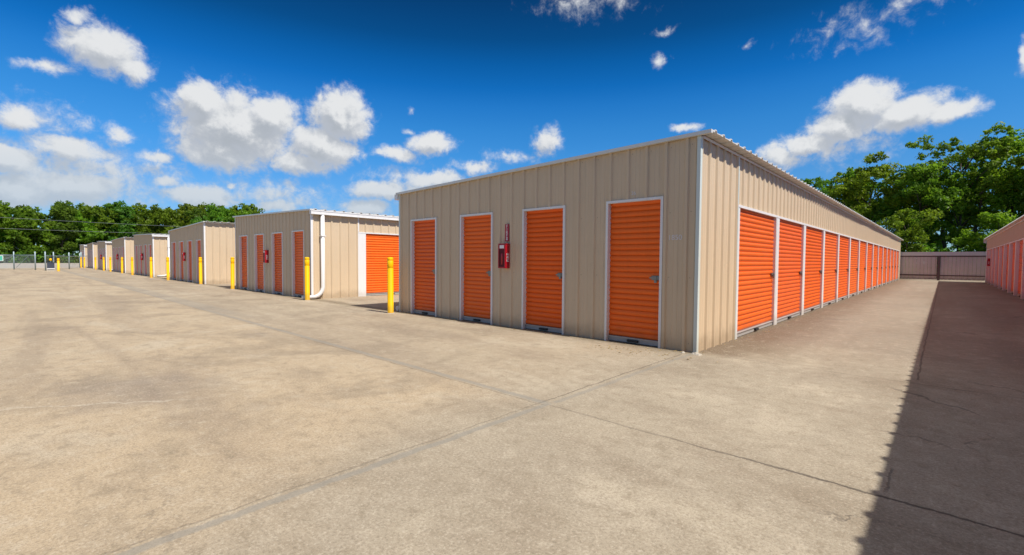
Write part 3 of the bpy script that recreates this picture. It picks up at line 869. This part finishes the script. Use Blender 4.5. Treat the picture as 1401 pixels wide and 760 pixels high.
# ------------------------------------------------------------------ trees
def leaves_mesh(name, centres, radii, per, size, mat, seed, flat=0.75, droop=0.0):
    rng = np.random.default_rng(seed)
    N = sum(per)
    C_ = np.repeat(np.array(centres), per, axis=0); R_ = np.repeat(np.array(radii), per)
    u = rng.normal(size=(N, 3)); u /= np.linalg.norm(u, axis=1)[:, None]
    rad = rng.random(N)**0.45
    off = u*(rad*R_)[:, None]; off[:, 2] *= flat
    P_ = C_+off
    nrm = u*0.45 + rng.normal(size=(N, 3))*0.8 + np.array([0, 0, 0.25])
    nrm /= np.linalg.norm(nrm, axis=1)[:, None]
    t = rng.normal(size=(N, 3)); t -= nrm*(t*nrm).sum(1)[:, None]; t /= np.linalg.norm(t, axis=1)[:, None]
    b = np.cross(nrm, t)
    s = size*(0.55+0.9*rng.random(N))
    t *= s[:, None]; b *= (s*0.55)[:, None]
    bend = nrm*(s*0.18)[:, None]
    V = np.stack([P_-t, P_-b*0.9+bend*0.6, P_+t, P_+b*0.9+bend*0.6], axis=1).reshape(-1, 3)
    me = D.meshes.new(name)
    me.vertices.add(N*4); me.vertices.foreach_set('co', V.astype(np.float32).ravel())
    me.loops.add(N*4); me.loops.foreach_set('vertex_index', np.arange(N*4, dtype=np.int32))
    me.polygons.add(N); me.polygons.foreach_set('loop_start', np.arange(0, N*4, 4, dtype=np.int32))
    me.materials.append(mat); me.update(calc_edges=True)
    return me

def make_tree(name, label, loc, h, rx, base, lobes, clumps, per, leaf, mat, seed, group, taper=0.0, clump_r=0.9, trunk_r=0.2, lean=0.0, stems=1):
    rnd = random.Random(seed)
    root = empty(name, loc); tag(root, label, 'tree', group)
    mbt = MB()
    cent, rad, pers = [], [], []
    cz = (h+base)/2; rz = (h-base)/2
    for st in range(stems):
        sx = (st-(stems-1)/2)*0.9 + rnd.uniform(-.2, .2)*(stems > 1); sy = rnd.uniform(-.4, .4)*(stems > 1)
        topx = lean+sx*1.8
        pts = [(sx, sy, 0), (sx*1.1+rnd.uniform(-.12, .12), sy+rnd.uniform(-.1, .1), base*0.7), (sx*1.4+lean*.5+rnd.uniform(-.2, .2), sy, base+rz*0.6), (topx, sy, h*0.82)]
        mbt.tube(pts, [trunk_r, trunk_r*.8, trunk_r*.5, trunk_r*.14], n=9)
    lob = []
    for i in range(lobes):
        t = (i+0.5)/lobes
        z = base + (h-base)*(0.12+0.80*t) + rnd.uniform(-.4, .4)
        q = (z-cz)/rz
        prof = math.sqrt(max(0.06, 1-q*q))
        if taper: prof = prof*(1-taper) + taper*max(0.08, (h-z)/(h-base))
        a = i*2.39996+rnd.uniform(-.5, .5)
        rr_ = rx*prof*rnd.uniform(0.45, 0.85)
        x, y = rr_*math.cos(a)+lean*(z/h), rr_*math.sin(a)
        lob.append((x, y, z, rx*rnd.uniform(0.26, 0.42)))
        z0 = max(base*0.6, z-rr_*0.75-0.6)
        mid = (x*0.5+rnd.uniform(-.2, .2), y*0.5, (z0+z)/2+0.15)
        mbt.tube([(lean*z0/h, 0, z0), mid, (x, y, z)], [trunk_r*.42, trunk_r*.26, trunk_r*.07], n=6)
    for (x, y, z, r) in lob:
        nc = max(2, int(clumps*1.6)//lobes)
        for k in range(nc):
            a, e = rnd.uniform(0, 2*PI), rnd.uniform(-0.6, 1.0)
            rr_ = r*rnd.uniform(0.35, 1.30)
            cx, cy, cz_ = x+rr_*math.cos(a)*math.cos(e*1.2), y+rr_*math.sin(a)*math.cos(e*1.2), z+rr_*math.sin(e*1.2)*0.85
            s = clump_r*rnd.uniform(0.40, 0.95)
            cent.append((cx, cy, cz_)); rad.append(s); pers.append(int(per*rnd.uniform(0.35, 0.9)*s/clump_r)+4)
            if k % 3 == 0: mbt.tube([(x, y, z), ((x+cx)/2, (y+cy)/2, (z+cz_)/2+.05), (cx, cy, cz_)], [trunk_r*.10, trunk_r*.07, trunk_r*.03], n=4, caps=False)
    # loose sprigs that break the outline
    for k in range(int(clumps*0.6)):
        x, y, z, r = rnd.choice(lob); a = rnd.uniform(0, 2*PI); e = rnd.uniform(-0.2, 1.3)
        rr_ = r*rnd.uniform(1.0, 1.45)
        cent.append((x+rr_*math.cos(a)*math.cos(e), y+rr_*math.sin(a)*math.cos(e), z+rr_*math.sin(e)))
        rad.append(clump_r*rnd.uniform(.3, .6)); pers.append(int(per*0.26)+3)
    mbt.build('trunk', M['bark'], root)
    cr = D.objects.new('crown', leaves_mesh('crown', cent, rad, pers, leaf, mat, seed))
    cr.parent = root; COL.objects.link(cr)
    return root

GR = 'trees behind the fence at the end of the alley'
make_tree('tree', 'dark wispy tree just above the roof of the nearest building', (-8.6, 55, 0), 11.4, 2.6, 3.2, 10, 60, 130, 0.145, M['leaf_dark'], 11, GR, taper=0.7, clump_r=0.75)
make_tree('tree', 'broad light green tree behind the nearest roof, left of the tallest crowns', (-3.4, 58, 0), 11.9, 4.3, 3.6, 11, 100, 190, 0.165, M['leaf_light'], 12, GR, clump_r=0.95)
make_tree('tree', 'mid green tree behind the end of the nearest building', (0.9, 56, 0), 11.6, 3.6, 2.6, 11, 90, 170, 0.158, M['leaf_mid'], 13, GR, clump_r=0.9)
make_tree('tree', 'tall airy tree with dark twin trunks behind the panel fence', (3.9, 58.5, 0), 14.2, 4.4, 4.3, 14, 120, 170, 0.158, M['leaf_mid'], 14, GR, clump_r=0.85, stems=3)
make_tree('tree', 'tall light green tree rising above the middle of the panel fence', (7.0, 60, 0), 13.6, 3.8, 4.6, 12, 100, 160, 0.158, M['leaf_light'], 15, GR, clump_r=0.85, stems=2)
make_tree('tree', 'dense dark green tree towering over the right building', (11.8, 57, 0), 14.0, 4.2, 2.6, 14, 130, 210, 0.158, M['leaf_dark'], 16, GR, clump_r=1.0)
make_tree('tree', 'tall mid green tree beyond the right building, partly cut by the frame', (17.0, 60, 0), 15.0, 5.0, 3.0, 13, 110, 180, 0.18, M['leaf_mid'], 17, GR, clump_r=1.1)
make_tree('tree', 'leafy mid green tree filling the gap beside the dark wispy tree', (-6.0, 60, 0), 11.8, 3.6, 2.6, 11, 80, 170, 0.158, M['leaf_mid'], 22, GR, clump_r=0.9)
make_tree('small_tree', 'low bright green young tree just beyond the right end of the fence', (6.2, 51.5, 0), 5.6, 2.3, 1.5, 8, 45, 170, 0.125, M['leaf_light'], 18, GR, clump_r=0.75, trunk_r=0.09)
make_tree('small_tree', 'low green bushy tree touching the eave end of the nearest building', (0.2, 50.5, 0), 6.2, 2.0, 1.8, 7, 40, 150, 0.125, M['leaf_mid'], 19, GR, clump_r=0.7, trunk_r=0.09)
make_tree('tree', 'dark tree further back between the tall trunks', (2.5, 72, 0), 11.0, 4.2, 2.2, 10, 80, 150, 0.20, M['leaf_dark'], 20, GR, clump_r=1.1)
make_tree('tree', 'dark background tree further back behind the young bright tree', (9.5, 74, 0), 11.0, 4.0, 2.2, 10, 80, 150, 0.20, M['leaf_dark'], 21, GR, clump_r=1.1)

# far tree line on the left, beyond the road
GL = 'trees of the far tree line on the left'
protos = []
def far_tree(kind, loc, s, rz, label):
    if kind not in protos_d:
        h, rx, base, lobes, clumps, per, leaf, mat, taper, name = kinds[kind]
        protos_d[kind] = make_tree(name, label, loc, h, rx, base, lobes, clumps, per, leaf, mat, 100+kind, GL, taper=taper, clump_r=1.35)
        r = protos_d[kind]
    else:
        r = copy_tree(protos_d[kind]); r['label'] = label
    r.location = loc; r.scale = (s, s, s); r.rotation_euler.z = rz
    return r
protos_d = {}
kinds = [(12.5, 4.6, 0.8, 12, 90, 95, 0.34, M['leaf_far'], 0.0, 'tree'),
         (14.0, 3.4, 1.0, 13, 80, 95, 0.32, M['leaf_dark'], 0.75, 'tree'),
         (11.0, 5.2, 0.6, 12, 90, 95, 0.36, M['leaf_mid'], 0.0, 'tree'),
         (13.0, 4.0, 1.0, 12, 90, 90, 0.32, M['leaf_far'], 0.45, 'tree')]
def polar(az, dist):
    a = math.radians(az)
    return (2.75-dist*math.sin(a), -7.1+dist*math.cos(a), 0)
desc = ['rounded mid green', 'pointed dark green', 'wide low light green', 'tapering green']
pos_words = ['at the far left', 'left of the fence sign', 'above the fence sign', 'above the first fence post', 'above the gate machine', 'above the lone bollard',
             'above the gate', 'above the farthest building', 'above the seventh building', 'above the sixth building', 'above the fifth building', 'left of the fourth building roof',
             'above the fourth building', 'right of the fourth building roof', 'above the third building left corner', 'above the third building', 'beside the third building right corner']
rr = random.Random(77)
k = 0
for row, (dist, az0, az1, cnt) in enumerate(((168, 95.5, 72.5, 17), (182, 94.0, 71.5, 14))):
    for i in range(cnt):
        az = az0+(az1-az0)*(i+rr.uniform(-.25, .25))/(cnt-1)
        kind = rr.choice([0, 1, 2, 3, 0, 3, 1] if row else [0, 2, 0, 2, 3, 1])
        t = (az0-az)/(az0-az1)
        s = rr.uniform(0.86, 1.04)*(1.12+0.26*t)*(1.04 if row else 0.95)
        w = pos_words[min(16, int(t*16.99))]
        far_tree(kind, polar(az, dist+rr.uniform(-4, 4)), s, rr.uniform(0, 6), '%s tree, %s row, %s' % (desc[kind], 'rear' if row else 'front', w))
make_tree('tree', 'round topped green tree rising behind the roof of the second building', polar(73.1, 118), 12.0, 3.3, 1.0, 12, 110, 140, 0.24, M['leaf_mid'], 140, GL, clump_r=0.95)
make_tree('tree', 'lower dark tree behind the third building roof', polar(75.6, 124), 10.2, 4.0, 1.0, 12, 90, 120, 0.27, M['leaf_dark'], 141, GL, clump_r=1.1)

# thickets (nobody could count the stems)
def thicket(name, label, pts, r, per, leaf, mat, seed):
    rnd = random.Random(seed)
    me = leaves_mesh(name, pts, [r*rnd.uniform(.7, 1.3) for _ in pts], [per]*len(pts), leaf, mat, seed)
    o = D.objects.new(name, me); COL.objects.link(o); tag(o, label, 'thicket', kind='stuff')
rr = random.Random(3); pts = []
for i in range(150):
    az = rr.uniform(70, 97); p = polar(az, rr.uniform(161.5, 168)); pts.append((p[0], p[1], rr.uniform(0.3, 2.4)))
thicket('undergrowth', 'dark undergrowth along the foot of the far tree line', pts, 1.7, 90, 0.34, M['leaf_dark'], 31)
pts = [(rr.uniform(-14, 22), rr.uniform(49.5, 64), rr.uniform(0.1, 3.4)) for i in range(230)]
thicket('undergrowth', 'low dark scrub behind the panel fence', pts, 1.1, 120, 0.18, M['leaf_mid'], 32)

# ------------------------------------------------------------------ camera
fw = Vector((-0.68010947, 0.73219112, -0.03670514)).normalized()
yaw = 0.7485; roll = 0.0068
rt0 = Vector((math.cos(yaw), math.sin(yaw), 0)); up0 = rt0.cross(fw)
c_, s__ = math.cos(roll), math.sin(roll)
rt = c_*rt0 + s__*up0; up = -s__*rt0 + c_*up0
cam_d = D.cameras.new('camera'); cam = D.objects.new('camera', cam_d); COL.objects.link(cam)
cam.matrix_world = Matrix(((rt.x, up.x, -fw.x, 2.7544), (rt.y, up.y, -fw.y, -7.1044), (rt.z, up.z, -fw.z, H_CAM), (0, 0, 0, 1)))
cam_d.sensor_width = 36; cam_d.sensor_fit = 'HORIZONTAL'; cam_d.lens = 16.328
cam_d.clip_start = 0.05; cam_d.clip_end = 5000
scene.camera = cam

# ------------------------------------------------------------------ sun
SUN_EL, SUN_AZ = math.radians(53.2), math.radians(1.3)     # azimuth from +X towards +Y
sd = Vector((math.cos(SUN_EL)*math.cos(SUN_AZ), math.cos(SUN_EL)*math.sin(SUN_AZ), math.sin(SUN_EL)))
sl = D.lights.new('sun', 'SUN'); sl.energy = 5.0; sl.angle = math.radians(0.5); sl.color = (1.0, 0.95, 0.87)
so = D.objects.new('sun', sl); so.rotation_euler = sd.to_track_quat('Z', 'Y').to_euler(); so.location = (30, 0, 40); COL.objects.link(so)

# ------------------------------------------------------------------ world: sky with cumulus clouds (directions only)
w = D.worlds.new('World'); scene.world = w; w.use_nodes = True
n = NT(w.node_tree)
bg = w.node_tree.nodes['Background']
sky = n.node('ShaderNodeTexSky', sky_type='NISHITA'); sky.sun_disc = False
sky.sun_elevation = SUN_EL; sky.sun_rotation = math.radians(90)-SUN_AZ
sky.air_density = 1.0; sky.dust_density = 0.3; sky.ozone_density = 3.0; sky.altitude = 0
tc = n.node('ShaderNodeTexCoord').outputs['Generated']
CL = [(83.93,18.14,3.44,2.39,.8),(85.26,20.31,1.26,1.14,.6),(87.76,15.6,2.68,.81,.5),(82.15,17.2,2.13,1.55,.7),(73.29,13.51,6.11,4.17,1.0),(75.83,15.57,2.51,2.19,1),(69.84,15.08,3.19,2.56,1),(74.95,11.13,4.82,2.02,.9),(62.73,15.92,3.62,3.22,1),(65.08,12.2,4.21,2.51,.95),(68.09,10.6,3.66,1.4,.8),(52.77,13.7,2.94,1.64,.8),(56.62,12.27,3.03,1.07,.75),(55.34,15.11,1.02,.64,.4),(65.34,17.72,.76,.66,.5),(55.17,17.34,.6,.55,.4),(39.04,14.37,2.13,1.99,.6),(43.03,12.45,4.46,1.18,.4),(89.58,11.28,1.76,1.4,.75),(90.08,7.67,2.48,1.31,.9),(86.3,9.48,3.54,1.26,.75),(82.78,11.48,1.37,.91,.55),(86.13,6.34,4.53,2.05,.85),(89.3,5.37,3.85,1.83,.85),(80.65,9.88,1.79,.89,.6),(76.6,6.22,4.35,1.61,.8),(79.85,7.5,1.49,.84,.6),(69.59,5.71,2.43,.95,.7),(73.83,7.34,.79,.68,.6),(58.72,8.0,4.56,1.34,.8),(52.76,9.68,5.2,1.19,.75),(47.49,11.28,3.55,1.02,.55),(60.37,5.99,3.26,1.52,.75),(6.3,15.19,3.33,2.38,1),(8.01,13.6,3.12,1.92,.95),(2.99,13.75,3.46,1.79,.95),(-.01,13.36,2.29,1.04,.85),(10.43,12.19,2.92,1.29,.85),(13.55,11.08,1.9,1.79,.8),(6.51,21.98,6.32,2.42,.30),(2.76,22.71,4.66,1.25,.28),(34.39,28.16,8.58,2.0,.33),(25.48,22.17,1.29,1.0,.45),(16.05,22.66,.99,.6,.4),(25.3,24.8,1.61,.62,.3),(22.55,14.73,1.72,.62,.6),(-4.29,16.75,.57,1.76,.6),
      (86,7.2,11,4.2,.50),(54,8.4,10,3.0,.48),(70,6.8,10,2.6,.42),(88,11.5,5,2.2,.40),(8,11.5,7,2.6,.40),(-14,12,5,2.5,.9),(-22,17,4,2,.8),(100,9,6,2,.9),(104,15,5,2.5,.9),(115,8,8,2,.8)]
gt = D.node_groups.new('cloud_density', 'ShaderNodeTree')
gt.interface.new_socket('Vector', in_out='INPUT', socket_type='NodeSocketVector')
gt.interface.new_socket('Density', in_out='OUTPUT', socket_type='NodeSocketFloat')
gn = NT(gt); gi = gt.nodes.new('NodeGroupInput'); go = gt.nodes.new('NodeGroupOutput')
P0 = gi.outputs[0]           # (azimuth deg, elevation deg, 0)
nz = gn.noise(P0, 0.16, 9, 0.60, 0.3, out='Color')
wp = gn.vm('MULTIPLY_ADD', gn.vm('SUBTRACT', nz, (0.5, 0.5, 0.5)), (3.6, 2.8, 0), P0)
acc = None
for (a, e, rw, rh, op) in CL:
    q = gn.vm('MULTIPLY_ADD', wp, (1/rw, 1/rh, 0), (-a/rw, -e/rh, 0))
    d = gn.vm('LENGTH', q, out=1)
    v = gn.m('MULTIPLY_ADD', d, -op, op*1.36)
    acc = v if acc is None else gn.m('MAXIMUM', acc, v)
fbm = gn.noise(P0, 0.62, 12, 0.66, 0.25)
val = gn.m('ADD', acc, gn.m('MULTIPLY', gn.m('SUBTRACT', fbm, 0.5), 1.05))
gn.link(val, go.inputs[0])

sep = n.node('ShaderNodeSeparateXYZ'); n.link(tc, sep.inputs[0])
az = n.m('MULTIPLY', n.m('ARCTAN2', n.m('MULTIPLY', sep.outputs[0], -1.0), sep.outputs[1]), 57.29578)
el = n.m('MULTIPLY', n.m('ARCSINE', sep.outputs[2]), 57.29578)
cb = n.node('ShaderNodeCombineXYZ'); n.link(az, cb.inputs[0]); n.link(el, cb.inputs[1])
def dens(vec):
    g = n.node('ShaderNodeGroup'); g.node_tree = gt; n.link(vec, g.inputs[0]); return g.outputs[0]
d0 = dens(cb.outputs[0])
d1 = dens(n.vm('ADD', cb.outputs[0], (-0.5, 1.3, 0)))
alpha = n.m('MULTIPLY', n.smooth(d0, 0.14, 0.62), n.smooth(d0, -0.15, 0.75))
lit = n.smooth(n.m('SUBTRACT', d0, d1), -0.30, 0.42)
thick = n.smooth(d0, 0.5, 1.25)
ccol = n.mix(lit, (4.9, 5.3, 6.0), (8.0, 8.15, 8.3))
ccol = n.mix(n.m('MULTIPLY', thick, n.m('SUBTRACT', 1.0, lit)), ccol, (4.2, 4.6, 5.1))
hz = n.smooth(el, 12.5, 3.5)
ccol = n.mix(n.m('MULTIPLY', hz, 0.72), ccol, (4.7, 5.8, 7.0))
# Nishita gain: darker blue in view, unseen warm zenith boost added for shadow fill
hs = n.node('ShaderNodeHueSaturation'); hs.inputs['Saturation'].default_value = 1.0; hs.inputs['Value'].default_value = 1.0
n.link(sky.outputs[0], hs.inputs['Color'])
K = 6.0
SKY_GAIN = [(0, (.65, .95, 1.25)), (5, (.45, .80, 1.22)), (8, (.40, .84, 1.28)), (12, (.28, .88, 1.38)), (15.4, (.20, .86, 1.40)), (18, (.12, .78, 1.38)),
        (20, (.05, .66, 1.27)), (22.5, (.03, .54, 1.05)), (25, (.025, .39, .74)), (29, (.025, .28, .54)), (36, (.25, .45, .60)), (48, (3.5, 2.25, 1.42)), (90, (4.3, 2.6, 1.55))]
sky_gain = n.ramp(n.m('DIVIDE', el, 90.0), [(e/90.0, tuple(c/K for c in col)) for e, col in SKY_GAIN])
sky_gain = n.vm('SCALE', sky_gain); sky_gain.node.inputs['Scale'].default_value = K
skyc = n.mix(1.0, hs.outputs[0], sky_gain, 'MULTIPLY')
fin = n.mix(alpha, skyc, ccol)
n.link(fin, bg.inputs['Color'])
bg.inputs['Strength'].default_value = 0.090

scene.view_settings.view_transform = 'Standard'
scene.view_settings.look = 'None'
scene.view_settings.exposure = 0.12
scene.view_settings.gamma = 1.0
scene.view_settings.use_curve_mapping = False
scene.render.engine = 'CYCLES'
scene.cycles.use_denoising = True
scene.cycles.denoising_prefilter = 'ACCURATE'
scene.cycles.max_bounces = 8
scene.cycles.transparent_max_bounces = 16
